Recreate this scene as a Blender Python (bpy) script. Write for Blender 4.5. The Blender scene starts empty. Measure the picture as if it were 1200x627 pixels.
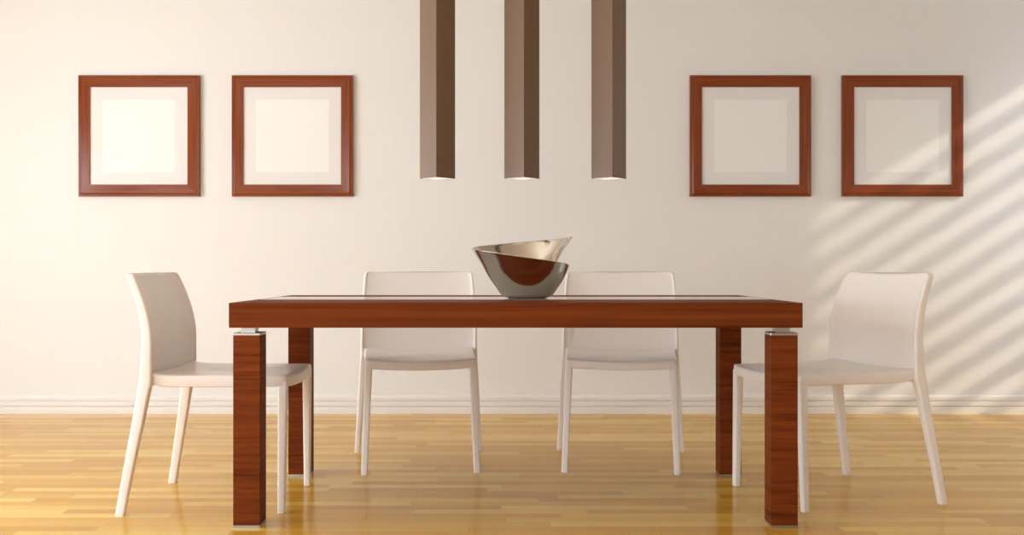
import bpy, bmesh, math, random
from mathutils import Vector, Matrix
random.seed(4)
SC = bpy.context.scene
COL = SC.collection
PI = math.pi

# ------------------------------------------------------------------ measures
CAM_Z = 0.865
YW = 6.27            # back wall plane
XL, XR = -4.3, 3.6   # side walls
YF = -2.6            # wall behind the camera
HC = 2.75            # ceiling height
T = 0.2              # wall thickness

# ------------------------------------------------------------------ helpers
def tag(o, label=None, cat=None, group=None, kind=None):
    if label: o['label'] = label
    if cat: o['category'] = cat
    if group: o['group'] = group
    if kind: o['kind'] = kind
    return o

def empty(name, loc, rz=0.0):
    o = bpy.data.objects.new(name, None)
    o.empty_display_size = 0.1
    o.location = loc
    o.rotation_euler = (0, 0, rz)
    COL.objects.link(o)
    return o

def obj(name, bm, mats, parent=None, smooth=False, sharp=None):
    me = bpy.data.meshes.new(name)
    bmesh.ops.recalc_face_normals(bm, faces=bm.faces[:])
    if smooth:
        for f in bm.faces: f.smooth = True
        if sharp is not None:
            for e in bm.edges:
                if len(e.link_faces) == 2 and e.calc_face_angle(0) > sharp:
                    e.smooth = False
    bm.to_mesh(me); bm.free()
    if not isinstance(mats, (list, tuple)): mats = [mats]
    for m in mats: me.materials.append(m)
    o = bpy.data.objects.new(name, me)
    COL.objects.link(o)
    if parent: o.parent = parent
    return o

def add_box(bm, x0, x1, y0, y1, z0, z1, bev=0.0, mi=0, seg=2):
    vs = [bm.verts.new((x, y, z)) for z in (z0, z1) for y in (y0, y1) for x in (x0, x1)]
    fs = []
    for idx in ((0, 2, 3, 1), (4, 5, 7, 6), (0, 1, 5, 4), (1, 3, 7, 5), (3, 2, 6, 7), (2, 0, 4, 6)):
        f = bm.faces.new([vs[i] for i in idx]); f.material_index = mi; fs.append(f)
    if bev > 0:
        es = list({e for f in fs for e in f.edges})
        bmesh.ops.bevel(bm, geom=es, offset=bev, segments=seg, profile=0.5, affect='EDGES')

def box(*a, **k):
    bm = bmesh.new(); add_box(bm, *a, **k); return bm

def loft(bm, rings, cap=True, mi=0):
    R = [[bm.verts.new(p) for p in r] for r in rings]
    n = len(R[0])
    for a, b in zip(R[:-1], R[1:]):
        for i in range(n):
            f = bm.faces.new((a[i], a[(i + 1) % n], b[(i + 1) % n], b[i])); f.material_index = mi
    if cap:
        bm.faces.new(R[0][::-1]); bm.faces.new(R[-1])
    return R

def interp(tab, z):
    """smooth (Catmull-Rom) interpolation of a table [(z, v)...]"""
    if z <= tab[0][0]: return tab[0][1]
    if z >= tab[-1][0]: return tab[-1][1]
    for i in range(len(tab) - 1):
        if tab[i][0] <= z <= tab[i + 1][0]:
            p1, p2 = tab[i], tab[i + 1]
            p0 = tab[i - 1] if i > 0 else p1
            p3 = tab[i + 2] if i + 2 < len(tab) else p2
            h = p2[0] - p1[0]; t = (z - p1[0]) / h
            m1 = (p2[1] - p0[1]) / max(p2[0] - p0[0], 1e-6) * h
            m2 = (p3[1] - p1[1]) / max(p3[0] - p1[0], 1e-6) * h
            return (2*t**3 - 3*t*t + 1)*p1[1] + (t**3 - 2*t*t + t)*m1 + (-2*t**3 + 3*t*t)*p2[1] + (t**3 - t*t)*m2

def rrect(cx, cy, z, hx, hy, r, n=4):
    """rounded rectangle ring in plan"""
    pts = []
    r = min(r, hx * .98, hy * .98)
    for sx, sy, a0 in ((1, 1, 0), (-1, 1, 90), (-1, -1, 180), (1, -1, 270)):
        for k in range(n + 1):
            a = math.radians(a0 + 90 * k / n)
            pts.append((cx + sx * (hx - r) + r * math.cos(a), cy + sy * (hy - r) + r * math.sin(a), z))
    return pts

def copy_tree(o, parent=None):
    c = o.copy(); COL.objects.link(c)
    if parent: c.parent = parent
    for ch in list(o.children): copy_tree(ch, c)
    return c

# ------------------------------------------------------------------ materials
def newmat(name):
    m = bpy.data.materials.new(name); m.use_nodes = True
    nt = m.node_tree
    b = nt.nodes['Principled BSDF']
    return m, nt, b

def N(nt, typ, **kw):
    n = nt.nodes.new(typ)
    for k, v in kw.items(): setattr(n, k, v)
    return n

def mth(nt, op, a, b=None, c=None):
    n = N(nt, 'ShaderNodeMath', operation=op)
    for i, v in enumerate((a, b, c)):
        if v is None: continue
        if isinstance(v, (int, float)): n.inputs[i].default_value = v
        else: nt.links.new(v, n.inputs[i])
    return n.outputs[0]

def mixc(nt, fac, a, b, blend='MIX'):
    n = N(nt, 'ShaderNodeMix', data_type='RGBA', blend_type=blend)
    for i, v in ((0, fac), (6, a), (7, b)):
        if isinstance(v, (int, float)): n.inputs[i].default_value = v
        elif isinstance(v, tuple): n.inputs[i].default_value = (*v, 1)
        else: nt.links.new(v, n.inputs[i])
    return n.outputs[2]

def simple(name, col, rough=.4, metal=0, bump=None, coat=0, spec=None):
    m, nt, b = newmat(name)
    b.inputs['Base Color'].default_value = (*col, 1)
    b.inputs['Roughness'].default_value = rough
    b.inputs['Metallic'].default_value = metal
    b.inputs['Coat Weight'].default_value = coat
    if spec is not None: b.inputs['Specular IOR Level'].default_value = spec
    # a faint procedural variation so that no surface is perfectly even
    g = N(nt, 'ShaderNodeNewGeometry')
    nz = N(nt, 'ShaderNodeTexNoise'); nz.inputs['Scale'].default_value = bump[0] if bump else 40
    nz.inputs['Detail'].default_value = 3
    nt.links.new(g.outputs['Position'], nz.inputs['Vector'])
    if bump:
        bp = N(nt, 'ShaderNodeBump'); bp.inputs['Strength'].default_value = bump[1]
        bp.inputs['Distance'].default_value = bump[2]
        nt.links.new(nz.outputs['Fac'], bp.inputs['Height'])
        nt.links.new(bp.outputs['Normal'], b.inputs['Normal'])
    mr = N(nt, 'ShaderNodeMapRange')
    mr.inputs['To Min'].default_value = rough * .92; mr.inputs['To Max'].default_value = rough * 1.08
    nt.links.new(nz.outputs['Fac'], mr.inputs['Value'])
    nt.links.new(mr.outputs['Result'], b.inputs['Roughness'])
    return m

def wood(name, scale, dark, mid, light, rough=.55, band=1.0, spec=.05):
    """straight fine grain; scale = (sx, sy, sz), small along the grain"""
    m, nt, b = newmat(name)
    g = N(nt, 'ShaderNodeNewGeometry')
    mp = N(nt, 'ShaderNodeMapping'); mp.inputs['Scale'].default_value = scale
    nt.links.new(g.outputs['Position'], mp.inputs['Vector'])
    n1 = N(nt, 'ShaderNodeTexNoise'); n1.inputs['Scale'].default_value = 1.0
    n1.inputs['Detail'].default_value = 5; n1.inputs['Roughness'].default_value = .62
    nt.links.new(mp.outputs[0], n1.inputs['Vector'])
    n2 = N(nt, 'ShaderNodeTexNoise'); n2.inputs['Scale'].default_value = .28
    n2.inputs['Detail'].default_value = 2
    nt.links.new(mp.outputs[0], n2.inputs['Vector'])
    f = mth(nt, 'ADD', mth(nt, 'MULTIPLY', n1.outputs['Fac'], .6), mth(nt, 'MULTIPLY', n2.outputs['Fac'], .4))
    cr = N(nt, 'ShaderNodeValToRGB')
    e = cr.color_ramp.elements
    c = .5; w = .17 / band
    e[0].position = c - w; e[0].color = (*dark, 1)
    e[1].position = c + w; e[1].color = (*light, 1)
    k = e.new(c - .02); k.color = (*mid, 1)
    nt.links.new(f, cr.inputs[0])
    nt.links.new(cr.outputs[0], b.inputs['Base Color'])
    b.inputs['Roughness'].default_value = rough
    b.inputs['Specular IOR Level'].default_value = spec
    bp = N(nt, 'ShaderNodeBump'); bp.inputs['Strength'].default_value = .12; bp.inputs['Distance'].default_value = .0006
    nt.links.new(n1.outputs['Fac'], bp.inputs['Height']); nt.links.new(bp.outputs['Normal'], b.inputs['Normal'])
    return m

def thin_glass(name, tint=(1, 1, 1), rough=.02):
    m, nt, b = newmat(name)
    nt.nodes.remove(b)
    out = nt.nodes['Material Output']
    tr = N(nt, 'ShaderNodeBsdfTransparent'); tr.inputs[0].default_value = (*tint, 1)
    gl = N(nt, 'ShaderNodeBsdfGlossy'); gl.inputs['Roughness'].default_value = rough
    lw = N(nt, 'ShaderNodeLayerWeight')
    fac = mth(nt, 'ADD', mth(nt, 'MULTIPLY', mth(nt, 'POWER', lw.outputs['Facing'], 5.0), .5), .014)   # one of two surfaces
    mx = N(nt, 'ShaderNodeMixShader')
    nt.links.new(fac, mx.inputs[0]); nt.links.new(tr.outputs[0], mx.inputs[1]); nt.links.new(gl.outputs[0], mx.inputs[2])
    nt.links.new(mx.outputs[0], out.inputs['Surface'])
    return m

def floor_mat():
    m, nt, b = newmat('strip_parquet')
    g = N(nt, 'ShaderNodeNewGeometry')
    sp = N(nt, 'ShaderNodeSeparateXYZ'); nt.links.new(g.outputs['Position'], sp.inputs[0])
    X, Y = sp.outputs[0], sp.outputs[1]
    ROW, LEN = .062, .60
    v = mth(nt, 'DIVIDE', Y, ROW)
    row = mth(nt, 'FLOOR', v); fv = mth(nt, 'FRACT', v)
    w1 = N(nt, 'ShaderNodeTexWhiteNoise', noise_dimensions='1D'); nt.links.new(row, w1.inputs['W'])
    ln = mth(nt, 'ADD', LEN, mth(nt, 'MULTIPLY', w1.outputs['Value'], .25))
    u = mth(nt, 'ADD', mth(nt, 'DIVIDE', X, ln), mth(nt, 'MULTIPLY', w1.outputs['Value'], 37.7))
    cell = mth(nt, 'FLOOR', u); fu = mth(nt, 'FRACT', u)
    cv = N(nt, 'ShaderNodeCombineXYZ'); nt.links.new(cell, cv.inputs[0]); nt.links.new(row, cv.inputs[1])
    w2 = N(nt, 'ShaderNodeTexWhiteNoise', noise_dimensions='3D'); nt.links.new(cv.outputs[0], w2.inputs['Vector'])
    r = w2.outputs['Value']
    # grain along X
    mp = N(nt, 'ShaderNodeCombineXYZ')
    nt.links.new(mth(nt, 'MULTIPLY', X, 1.6), mp.inputs[0])
    nt.links.new(mth(nt, 'MULTIPLY', Y, 60.0), mp.inputs[1])
    nt.links.new(mth(nt, 'MULTIPLY', r, 90.0), mp.inputs[2])
    nz = N(nt, 'ShaderNodeTexNoise'); nz.inputs['Scale'].default_value = 1; nz.inputs['Detail'].default_value = 3
    nt.links.new(mp.outputs[0], nz.inputs['Vector'])
    f = mth(nt, 'ADD', mth(nt, 'MULTIPLY', r, .62), mth(nt, 'MULTIPLY', nz.outputs['Fac'], .42))
    cr = N(nt, 'ShaderNodeValToRGB')
    e = cr.color_ramp.elements
    e[0].position = .08; e[0].color = (*FLOOR_D, 1)
    e[1].position = .95; e[1].color = (*FLOOR_L, 1)
    k = e.new(.5); k.color = (*FLOOR_M, 1)
    nt.links.new(f, cr.inputs[0])
    # joints
    j1 = mth(nt, 'LESS_THAN', fv, .025)
    j2 = mth(nt, 'LESS_THAN', fu, .004)
    j = mth(nt, 'MAXIMUM', mth(nt, 'MULTIPLY', j1, .25), mth(nt, 'MULTIPLY', j2, .34))
    c = mixc(nt, j, cr.outputs[0], (.20, .085, .02))
    nt.links.new(c, b.inputs['Base Color'])
    b.inputs['Roughness'].default_value = .17
    b.inputs['Specular IOR Level'].default_value = .08
    mr = N(nt, 'ShaderNodeMapRange'); mr.inputs['To Min'].default_value = .12; mr.inputs['To Max'].default_value = .22
    nt.links.new(nz.outputs['Fac'], mr.inputs['Value']); nt.links.new(mr.outputs[0], b.inputs['Roughness'])
    bp = N(nt, 'ShaderNodeBump'); bp.inputs['Strength'].default_value = .2; bp.inputs['Distance'].default_value = .0005
    nt.links.new(nz.outputs['Fac'], bp.inputs['Height'])
    nt.links.new(bp.outputs['Normal'], b.inputs['Normal'])
    return m

FLOOR_D = (.54, .26, .03)
FLOOR_M = (.66, .355, .045)
FLOOR_L = (.84, .58, .14)
M_floor = floor_mat()
M_wall = simple('wall_plaster', (.84, .815, .785), .7, bump=(70, .35, .004))
M_ceil = simple('ceiling_paint', (.80, .765, .72), .8)
M_trim = simple('baseboard_paint', (.86, .80, .75), .35)
M_table_top = wood('walnut_top', (1.2, 60, 75), (.085, .0165, .0035), (.155, .033, .0065), (.22, .052, .011))
M_table_leg = wood('walnut_leg', (5, 5, 120), (.075, .014, .003), (.165, .035, .007), (.24, .056, .012), band=.9)
M_frame_h = wood('frame_wood_h', (3, 60, 190), (.14, .026, .005), (.225, .046, .010), (.29, .066, .016), rough=.16, spec=.32)
M_frame_v = wood('frame_wood_v', (190, 60, 3), (.14, .026, .005), (.225, .046, .010), (.29, .066, .016), rough=.16, spec=.32)
M_chair = simple('chair_plastic', (.91, .84, .79), .3)
M_inset = simple('table_glass_inset', (.40, .37, .34), .08, spec=.6)
M_metal = simple('brushed_metal', (.47, .455, .43), .3, metal=1)
M_chrome = simple('bowl_metal', (.60, .56, .50), .14, metal=1)
M_lamp = simple('pendant_lacquer', (.195, .122, .076), .4, spec=.22)
M_mat = simple('picture_mat', (.86, .825, .80), .8)
M_paper = simple('picture_paper', (.94, .92, .89), .8)
M_glass = thin_glass('picture_glass')
M_pane = thin_glass('window_pane')
M_white = simple('window_paint', (.8, .78, .75), .4)

def emis(name, col, s):
    m, nt, b = newmat(name)
    b.inputs['Base Color'].default_value = (.8, .8, .8, 1)
    b.inputs['Emission Color'].default_value = (*col, 1)
    b.inputs['Emission Strength'].default_value = s
    return m
M_bulb = emis('lamp_diffuser', (1, .97, .93), .75)

# ------------------------------------------------------------------ setting
def struct(name, bm, m, parent=None, smooth=False):
    o = obj(name, bm, m, parent, smooth)
    if not parent: o['kind'] = 'structure'
    return o

struct('floor', box(XL - T, XR + T, YF - T, YW + T, -.15, 0), M_floor)
struct('ceiling', box(XL - T, XR + T, YF - T, YW + T, HC, HC + .15), M_ceil)
struct('wall_back', box(XL - T, XR + T, YW, YW + T, 0, HC), M_wall)

def side_wall(name, x0, x1, holes):
    """wall in the YZ plane with rectangular openings (y0, y1, z0, z1), sorted by y"""
    bm = bmesh.new(); y = YF
    for (a, b_, c, d) in holes:
        add_box(bm, x0, x1, y, a, 0, HC)
        add_box(bm, x0, x1, a, b_, 0, c); add_box(bm, x0, x1, a, b_, d, HC)
        y = b_
    add_box(bm, x0, x1, y, YW, 0, HC)
    return struct(name, bm, M_wall)

LW = (1.3, 4.75, .2, 2.05)        # left window beside the table
LEFT_FILL = (-2.5, .3, .1, 1.7)        # unseen window added further towards the viewer, as frontal fill light
RW = (4.99, 6.12, .35, 2.52)       # right window
side_wall('wall_left', XL - T, XL, [LEFT_FILL, LW])
side_wall('wall_right', XR, XR + T, [RW])
FRONT_FILL = (-2.2, -.8, 1.0, 2.5)         # unseen high window added behind the viewer to fill frontal faces
bm = bmesh.new()
add_box(bm, XL - T, FRONT_FILL[0], YF - T, YF, 0, HC); add_box(bm, FRONT_FILL[1], XR + T, YF - T, YF, 0, HC)
add_box(bm, FRONT_FILL[0], FRONT_FILL[1], YF - T, YF, 0, FRONT_FILL[2]); add_box(bm, FRONT_FILL[0], FRONT_FILL[1], YF - T, YF, FRONT_FILL[3], HC)
struct('wall_front', bm, M_wall)
e3 = empty('window_4', ((FRONT_FILL[0] + FRONT_FILL[1]) / 2, YF - .1, FRONT_FILL[2])); e3['kind'] = 'structure'  # added window, only there to let in fill light
hx = (FRONT_FILL[1] - FRONT_FILL[0]) / 2; h = FRONT_FILL[3] - FRONT_FILL[2]
bm = bmesh.new()
for a, b_ in ((-hx, -hx + .05), (-.025, .025), (hx - .05, hx)): add_box(bm, a, b_, -.03, .03, 0, h)
add_box(bm, -hx, hx, -.03, .03, 0, .05); add_box(bm, -hx, hx, -.03, .03, h - .05, h)
obj('window_frame', bm, M_white, e3)
obj('pane', box(-hx + .02, hx - .02, -.003, .003, .02, h - .02), M_pane, e3)

def window_side(n, xc, hole, mull):
    y0, y1, z0, z1 = hole
    e = empty('window_%d' % n, (xc, (y0 + y1) / 2, z0)); e['kind'] = 'structure'
    hy = (y1 - y0) / 2; h = z1 - z0; w = .05
    bm = bmesh.new()
    add_box(bm, -.03, .03, -hy, -hy + w, 0, h); add_box(bm, -.03, .03, hy - w, hy, 0, h)
    add_box(bm, -.03, .03, -hy + w, hy - w, 0, w); add_box(bm, -.03, .03, -hy + w, hy - w, h - w, h)
    for k in range(1, mull):
        yy = -hy + 2 * hy * k / mull
        add_box(bm, -.025, .025, yy - .025, yy + .025, w, h - w)
    obj('window_frame', bm, M_white, e)
    obj('pane', box(-.003, .003, -hy + .02, hy - .02, .02, h - .02), M_pane, e)
    return e, hy, h
window_side(1, XL - .12, LW, 2)
window_side(3, XL - .12, LEFT_FILL, 3)  # the added fill window, out of view
e2, hy2, h2 = window_side(2, XR + .14, RW, 1)
# louvres of the right window: wide fixed slats, the source of the striped sun on the wall
PITCH, DEPTH, SLOPE = .187, .24, .625
z = .0
while z < h2 - .12:
    bm = bmesh.new(); hh = PITCH * .50; yy = hy2 - .052
    loft(bm, [[(-DEPTH / 2, y, z - SLOPE * DEPTH / 2), (DEPTH / 2, y, z + SLOPE * DEPTH / 2),
               (DEPTH / 2, y, z + hh + SLOPE * DEPTH / 2), (-DEPTH / 2, y, z + hh - SLOPE * DEPTH / 2)] for y in (-yy, yy)])
    obj('slat', bm, M_white, e2).location = (-.18, 0, .06)
    z += PITCH

# baseboards: moulded profile with two grooves
PROF = [(0, 0), (.020, 0), (.020, .040), (.0195, .0415), (.0075, .0425), (.0065, .0455), (.0165, .048), (.0165, .071),
        (.016, .0720), (.004, .0730), (.003, .0770), (.0125, .080), (.0125, .096), (.011, .102), (.007, .107), (.004, .109), (0, .110)]
def baseboard(name, p0, p1, inward):
    p0 = Vector(p0); p1 = Vector(p1); n = Vector(inward)
    bm = bmesh.new()
    loft(bm, [[tuple(p + n * a + Vector((0, 0, b_))) for a, b_ in PROF] for p in (p0, p1)])
    return struct(name, bm, M_trim)
baseboard('baseboard_back', (XL + .02, YW, 0), (XR - .02, YW, 0), (0, -1, 0))
baseboard('baseboard_left', (XL, YF, 0), (XL, YW, 0), (1, 0, 0))
baseboard('baseboard_right', (XR, YF, 0), (XR, YW, 0), (-1, 0, 0))

# ------------------------------------------------------------------ dining table
TX, TY = .0125, 3.988
TH = .748
table = empty('dining_table', (TX, TY, 0))
tag(table, 'long reddish-brown wooden dining table with thick top and square block legs', 'table')
HXT, HYT = .9475, .495
IN0, IN1 = 3.85 - TY, 4.185 - TY
bm = bmesh.new()
add_box(bm, -HXT, HXT, -HYT, HYT, .666, TH, bev=.0012, seg=1)
obj('tabletop', bm, M_table_top, table)
ins = obj('glass_inset', box(-.93, .93, IN0, IN1, TH - .004, TH + .0012, bev=.0005, seg=1), M_inset, table)
tag(ins, 'pale glossy strip set along the middle of the tabletop')
LH = .0446
for sx in (-1, 1):
    for sy in (-1, 1):
        cx = -.881 - TX if sx < 0 else (.9485 - LH) - TX
        cy = sy * (HYT - .018 - LH)
        lg = obj('leg', box(-LH, LH, -LH, LH, .009, .639, bev=.0012, seg=1), M_table_leg, table)
        lg.location = (cx, cy, 0)
        tag(obj('foot_plate', box(-LH, LH, -LH, LH, 0, .009), M_metal, lg), 'grey metal plate under the leg')
        tag(obj('cap_plate', box(-LH - .0005, LH + .0005, -LH - .0005, LH + .0005, .639, .648, bev=.001, seg=1), M_metal, lg), 'grey metal plate on top of the leg')
        tag(obj('spacer_block', box(-.0235, .0235, -.0235, .0235, .648, .666), M_metal, lg), 'small square metal block between leg and tabletop')

# ------------------------------------------------------------------ chairs (x forward, y sideways)
BACK = [(.40, -.224), (.44, -.221), (.487, -.2165), (.55, -.2125), (.625, -.2105), (.70, -.2215), (.77, -.242), (.846, -.272)]
THK = [(.40, .047), (.44, .046), (.487, .044), (.55, .040), (.625, .037), (.70, .035), (.77, .033), (.846, .030)]
WID = [(.40, .270), (.46, .2695), (.60, .267), (.75, .260), (.846, .2525)]

def back_ring(z, shrink=0.0, zoff=0.0, dip=0.0, wy=0.0):
    b = interp(BACK, z); t = interp(THK, z); w = interp(WID, z) - shrink - wy
    rc = .009
    pts = []
    NS = 22
    def front(y):          # inner (sitting) face, recessed between the edge rails
        q = min(abs(y) / w, 1)
        return b + t - .021 * (1 - q ** 4) - shrink * .8
    def rear(y):
        q = min(abs(y) / w, 1)
        return b - .010 * (1 - q ** 2) + shrink * .8
    ys = [w * math.sin(-PI/2 + PI * i / NS) for i in range(NS + 1)]
    # front from -w to w
    fr = [y for y in ys if abs(y) < w - rc * .9]
    ring = []
    for y in fr: ring.append((front(y), y))
    for k in range(6):     # rounded outer edge, right
        a = PI/2 * k / 5
        ring.append((front(w) - rc + rc * math.cos(a), w - rc + rc * math.sin(a)))
    for k in range(6):
        a = PI/2 + PI/2 * k / 5
        ring.append((rear(w) + rc + rc * math.cos(a), w - rc + rc * math.sin(a)))
    for y in reversed(fr): ring.append((rear(y), y))
    for k in range(6):
        a = PI + PI/2 * k / 5
        ring.append((rear(w) + rc + rc * math.cos(a), -w + rc + rc * math.sin(a)))
    for k in range(6):
        a = 3*PI/2 + PI/2 * k / 5
        ring.append((front(w) - rc + rc * math.cos(a), -w + rc + rc * math.sin(a)))
    return [(x, y, z + zoff - dip * (1 - min(abs(y) / w, 1) ** 2)) for x, y in ring]

def make_chair():
    root = empty('dining_chair', (0, 0, 0))
    # ---- seat shell with apron
    bm = bmesh.new()
    ZT, ZB = .484, .443
    def outline(ins, z, sag, corner):
        xf, xr = .2955 - ins, -.196 + ins
        wf, wr = .2335 - ins, .2515 - ins
        pts = []
        def W(x): return wr + (wf - wr) * (x - xr) / (xf - xr)
        # front edge
        NF = 16
        r = max(corner - ins, .003)
        seq = []
        for i in range(NF + 1):
            y = -(wf - r) + 2 * (wf - r) * i / NF
            seq.append((xf + .006 * (1 - (y / wf) ** 2), y))
        for k in range(1, 6):
            a = PI/2 * k / 6
            seq.append((xf - r + r * math.cos(a), wf - r + r * math.sin(a)))
        NSD = 14
        for i in range(NSD + 1):
            x = (xf - r) + (xr + .004 - (xf - r)) * i / NSD
            seq.append((x, W(x)))
        for i in range(NF + 1):
            y = wr - .002 - 2 * (wr - .002) * i / NF
            seq.append((xr, y))
        for i in range(NSD + 1):
            x = (xr + .004) + ((xf - r) - (xr + .004)) * i / NSD
            seq.append((x, -W(x)))
        for k in range(1, 6):
            a = PI/2 * (6 - k) / 6
            seq.append((xf - r + r * math.cos(a), -(wf - r + r * math.sin(a))))
        for x, y in seq:
            q = min(abs(y) / W(x), 1) if W(x) > 0 else 0
            rise = .014 * max(0, (-.10 - x) / .096) ** 2
            pts.append((x, y, z - sag * (1 - q * q) + rise))
        return pts
    rings = [outline(.006, ZB, .009, .016), outline(.001, ZB + .002, .009, .016), outline(0, ZB + .006, .009, .016)]
    rings += [outline(0, ZT - .008, .012, .016)]
    for k in range(1, 6):
        a = PI/2 * k / 5
        rings.append(outline(.008 * (1 - math.cos(a)), ZT - .008 + .008 * math.sin(a), .012, .016))
    for s in (.03, .06, .10, .14, .18):
        rings.append(outline(s, ZT, .012 , .016))
    R = [[bm.verts.new(p) for p in r] for r in rings]
    n = len(R[0])
    for a, b_ in zip(R[:-1], R[1:]):
        for i in range(n):
            bm.faces.new((a[i], a[(i + 1) % n], b_[(i + 1) % n], b_[i]))
    for ring, zz in ((R[0], ZB - .009), (R[-1], ZT - .012)):
        c = bm.verts.new((.05, 0, zz))
        for i in range(n): bm.faces.new((ring[i], ring[(i + 1) % n], c))
    obj('seat', bm, M_chair, root, smooth=True, sharp=math.radians(50))
    # ---- backrest
    bm = bmesh.new()
    zs = [.444 + (.8305 - .444) * i / 22 for i in range(23)]
    rings = []
    for z in zs:
        dp = .005 * max(0, (z - .70) / .14)
        rings.append(back_ring(z, 0, 0, dp))
    RT, ZT2 = .016, .8465                 # rounded top corners
    for k in range(1, 10):
        t = k / 9
        z = .8305 + RT * math.sin(PI / 2 * t)
        wy = RT * (1 - math.cos(PI / 2 * t)) * .9
        sh = .0065 * max(0, (z - .839) / .0075) ** 2
        rings.append(back_ring(z, sh, 0, .005, wy))
    loft(bm, rings)
    obj('backrest', bm, M_chair, root, smooth=True, sharp=math.radians(60))
    # ---- legs
    for s in (-1, 1):
        bm = bmesh.new()
        rings = []
        for i in range(9):
            t = i / 8; z = .462 * (1 - t)
            if i == 8: z = 0
            cx = .2785 + (.2765 - .2785) * t
            cy = s * (.2175 + (.236 - .2175) * t)
            hx_ = .0165 + (.0123 - .0165) * t; hy_ = .0158 + (.0135 - .0158) * t
            rings.append(rrect(cx, cy, z, hx_, hy_, .006))
        loft(bm, rings)
        obj('leg', bm, M_chair, root, smooth=True, sharp=math.radians(50))
        bm = bmesh.new()
        rings = []
        RB = [(0, -.291), (.15, -.267), (.30, -.2425), (.40, -.2275), (.47, -.2185)]
        RF = [(0, -.259), (.15, -.2325), (.30, -.2045), (.40, -.1865), (.47, -.174)]
        for i in range(15):
            z = .47 * (1 - i / 14)
            b = interp(RB, z); f = interp(RF, z)
            t = 1 - z / .47
            yo = .2690 + .0295 * t
            hy_ = .0185 + (.013 - .0185) * min(1, t * 1.5)
            rings.append(rrect((b + f) / 2, s * (yo - hy_), z, (f - b) / 2, hy_, .007))
        loft(bm, rings)
        obj('leg', bm, M_chair, root, smooth=True, sharp=math.radians(50))
    return root

chair = make_chair()
spots = [
    ((-1.09, 3.972), 0.0, 'white plastic dining chair at the left end of the table, facing right'),
    ((-.411, 4.716), math.radians(-90 + 6), 'white plastic dining chair behind the table, left of the metal bowl'),
    ((.4835, 4.722), math.radians(-90 - 5.5), 'white plastic dining chair behind the table, right of the metal bowl'),
    ((1.226, 4.06), math.radians(180 + 18.3), 'white plastic dining chair at the right end, in front of the striped sunlight'),
]
for i, ((x, y), rz, lab) in enumerate(spots):
    o = chair if i == 0 else copy_tree(chair)
    o.location = (x, y, 0); o.rotation_euler.z = rz
    tag(o, lab, 'chair', 'white dining chairs around the table')

# ------------------------------------------------------------------ bowl with a spiral rim
def make_bowl():
    bm = bmesh.new()
    PR = [(0, .068), (.004, .083), (.015, .098), (.035, .112), (.06, .130), (.09, .1485), (.13, .168), (.17, .190), (.20, .206), (.235, .228)]
    NU, NV = 120, 26
    A0 = math.radians(12)         # start of the lip, right and a little to the front
    SW = math.radians(-358)        # clockwise: front, left, back, ends right-behind
    rows = []
    for i in range(NU + 1):
        t = i / NU
        a = A0 + SW * t
        # rim height: low at the front right, climbs through left and back to the tip
        hgt = interp([(0, .118), (.15, .133), (.285, .150), (.42, .172), (.536, .187), (.66, .201), (.788, .215), (.9, .224), (1, .232)], t)
        sq = interp([(0, .98), (.1, .965), (.2, .95), (.40, .99), (.536, 1.05), (.66, .96), (.8, .84), (.93, .73), (1, .70)], t)
        row = []
        for j in range(NV + 1):
            s = j / NV
            z = hgt * s ** 1.15
            r = interp(PR, z)
            k = max(0, s - .35) / .65
            rr = r * (1 + (sq - 1) * k)
            # the free end is drawn in and then flares out to the tip
            end = max(0, (t - .84) / .16)
            rr += end * (-.030 * math.sin(PI * min(1, max(0, (s - .3) / .6))) + .020 * max(0, (s - .8) / .2) ** 2)
            row.append(bm.verts.new((rr * math.cos(a), rr * math.sin(a), z)))
        rows.append(row)
    for a, b_ in zip(rows[:-1], rows[1:]):
        for j in range(NV): bm.faces.new((a[j], a[j + 1], b_[j + 1], b_[j]))
    # base disc
    c = bm.verts.new((0, 0, 0))
    for a, b_ in zip(rows[:-1], rows[1:]): bm.faces.new((a[0], b_[0], c))
    o = obj('spiral_bowl', bm, M_chrome, None, smooth=True)
    sm = o.modifiers.new('thickness', 'SOLIDIFY'); sm.thickness = .004; sm.offset = 0
    bv = o.modifiers.new('rim', 'BEVEL'); bv.width = .001; bv.segments = 2; bv.limit_method = 'ANGLE'
    return o
bowl = make_bowl()
bowl.location = (.057, 3.99, TH + .0034)
tag(bowl, 'polished metal bowl with a spiral rim rising to a tip, on the table', 'bowl')

# ------------------------------------------------------------------ pendant lamps
def make_pendant():
    root = empty('pendant_lamp', (0, 0, 0))
    L = HC - 1.2; s = .047
    bm = bmesh.new()
    # hollow square tube, open below
    for sgn in (1, -1):
        add_box(bm, -s, s, sgn * s - .002 * (sgn > 0) * 1 , sgn * s + .002 * (sgn < 0), 0, L)
        add_box(bm, sgn * s - .002 * (sgn > 0), sgn * s + .002 * (sgn < 0), -s + .002, s - .002, 0, L)
    obj('lamp_shade', bm, M_lamp, root)
    obj('diffuser', box(-s + .0022, s - .0022, -s + .0022, s - .0022, .0005, .006), M_bulb, root)
    obj('ceiling_mount', box(-s - .01, s + .01, -s - .01, s + .01, L - .012, L), M_lamp, root)
    return root
pend = make_pendant()
for i, (x, a, lab) in enumerate(((-.281, 0, 'brown square tube pendant lamp, the left one of three above the table'),
                                 (.0373, 6, 'brown square tube pendant lamp, the middle one, hanging above the metal bowl'),
                                 (.365, 6, 'brown square tube pendant lamp, the right one of three above the table'))):
    o = pend if i == 0 else copy_tree(pend)
    o.location = (x, 3.99, 1.2); o.rotation_euler.z = math.radians(45 + a)
    tag(o, lab, 'lamp', 'pendant lamps above the table')

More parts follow.
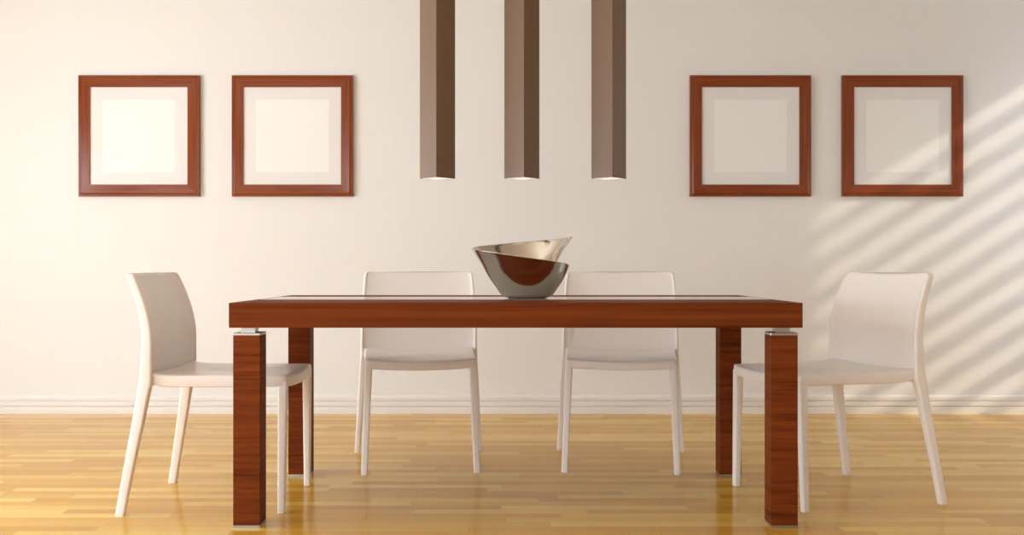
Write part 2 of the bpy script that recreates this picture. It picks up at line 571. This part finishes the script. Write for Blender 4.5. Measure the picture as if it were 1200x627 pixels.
# ------------------------------------------------------------------ framed pictures
def make_picture():
    root = empty('framed_picture', (0, 0, 0))       # origin: back centre, -y towards the room
    H = .3575; B = .0695; D = .03
    # profile of the moulding: (distance from the outer edge, depth)
    prof = [(0, 0), (0, -.024), (.0015, -.0265), (.010, -.0275), (.0115, -.0262), (.0135, -.0275), (.017, -.0282), (.0185, -.0270), (.0205, -.0284),
            (.060, -.0290), (.0685, -.0290), (B, -.0280), (B, -.0215), (B - .004, -.0205), (B - .004, 0)]
    bm = bmesh.new()
    corners = [(-1, -1), (1, -1), (1, 1), (-1, 1)]
    for i in range(4):
        a, b_ = corners[i], corners[(i + 1) % 4]
        mi = 0 if i in (0, 2) else 1
        rings = []
        for c in (a, b_):
            rings.append([(c[0] * (H - d), y, c[1] * (H - d)) for d, y in prof])
        loft(bm, rings, cap=False, mi=mi)
    bmesh.ops.remove_doubles(bm, verts=bm.verts[:], dist=1e-5)
    obj('frame', bm, [M_frame_h, M_frame_v], root)
    h = H - B + .0005
    obj('mat', box(-h, h, -.0200, -.003, -h, h), M_mat, root)
    p = .2145
    tag(obj('print', box(-p, p, -.0208, -.0200, -p, p), M_paper, root), 'blank cream sheet on the mat')
    obj('glass', box(-h, h, -.0245, -.0230, -h, h), M_glass, root)
    return root
pic = make_picture()
for i, (x, lab) in enumerate(((-2.203, 'square brown-framed blank picture farthest left, above the left chair'),
                              (-1.297, 'square brown-framed blank picture second from left, nearest left of the pendants'),
                              (1.408, 'square brown-framed blank picture in even shade, nearest right of the pendants'),
                              (2.307, 'square brown-framed blank picture farthest right, crossed by bands of sunlight'))):
    o = pic if i == 0 else copy_tree(pic)
    o.location = (x, YW, 1.642)
    tag(o, lab, 'picture', 'framed pictures on the back wall')

# ------------------------------------------------------------------ light
world = bpy.data.worlds.new('World'); SC.world = world; world.use_nodes = True
wn = world.node_tree
bg = wn.nodes['Background']
bg.inputs[0].default_value = (.90, .99, 1.10, 1)
bg.inputs[1].default_value = 9.3

def portal(name, loc, rot, sx, sy):
    l = bpy.data.lights.new(name, 'AREA'); l.shape = 'RECTANGLE'; l.size = sx; l.size_y = sy
    l.cycles.is_portal = True
    o = bpy.data.objects.new(name, l); COL.objects.link(o); o.location = loc; o.rotation_euler = rot
portal('window_portal', (XL - T - .02, (LW[0] + LW[1]) / 2, (LW[2] + LW[3]) / 2), (0, -PI/2, 0), LW[3] - LW[2], LW[1] - LW[0])
portal('window_portal', (XL - T - .02, (LEFT_FILL[0] + LEFT_FILL[1]) / 2, (LEFT_FILL[2] + LEFT_FILL[3]) / 2), (0, -PI/2, 0), LEFT_FILL[3] - LEFT_FILL[2], LEFT_FILL[1] - LEFT_FILL[0])  # sky through the added left fill window
portal('window_portal', (XR + T + .02, (RW[0] + RW[1]) / 2, (RW[2] + RW[3]) / 2), (0, PI/2, 0), RW[3] - RW[2], RW[1] - RW[0])

portal('window_portal', ((FRONT_FILL[0] + FRONT_FILL[1]) / 2, YF - T - .02, (FRONT_FILL[2] + FRONT_FILL[3]) / 2), (PI/2, 0, 0), FRONT_FILL[1] - FRONT_FILL[0], FRONT_FILL[3] - FRONT_FILL[2])  # sky through the added fill window behind the viewer
sl = bpy.data.lights.new('sun', 'SUN'); sl.energy = 1.45; sl.angle = math.radians(2.1); sl.color = (1, .9, .72)
so = bpy.data.objects.new('sun', sl); COL.objects.link(so)
so.rotation_euler = Vector((-1.6, 1.0, -1.0)).to_track_quat('-Z', 'Y').to_euler()
so.location = (6, -1, 5)

# ------------------------------------------------------------------ camera
cd = bpy.data.cameras.new('camera'); cd.sensor_width = 36; cd.lens = 1240 / 1200 * 36
cam = bpy.data.objects.new('camera', cd); COL.objects.link(cam)
cam.location = (0, 0, CAM_Z); cam.rotation_euler = (PI/2, 0, 0)
SC.camera = cam

SC.view_settings.view_transform = 'Standard'
SC.view_settings.look = 'None'
SC.view_settings.gamma = 1
SC.view_settings.use_curve_mapping = False
SC.view_settings.exposure = 0.0
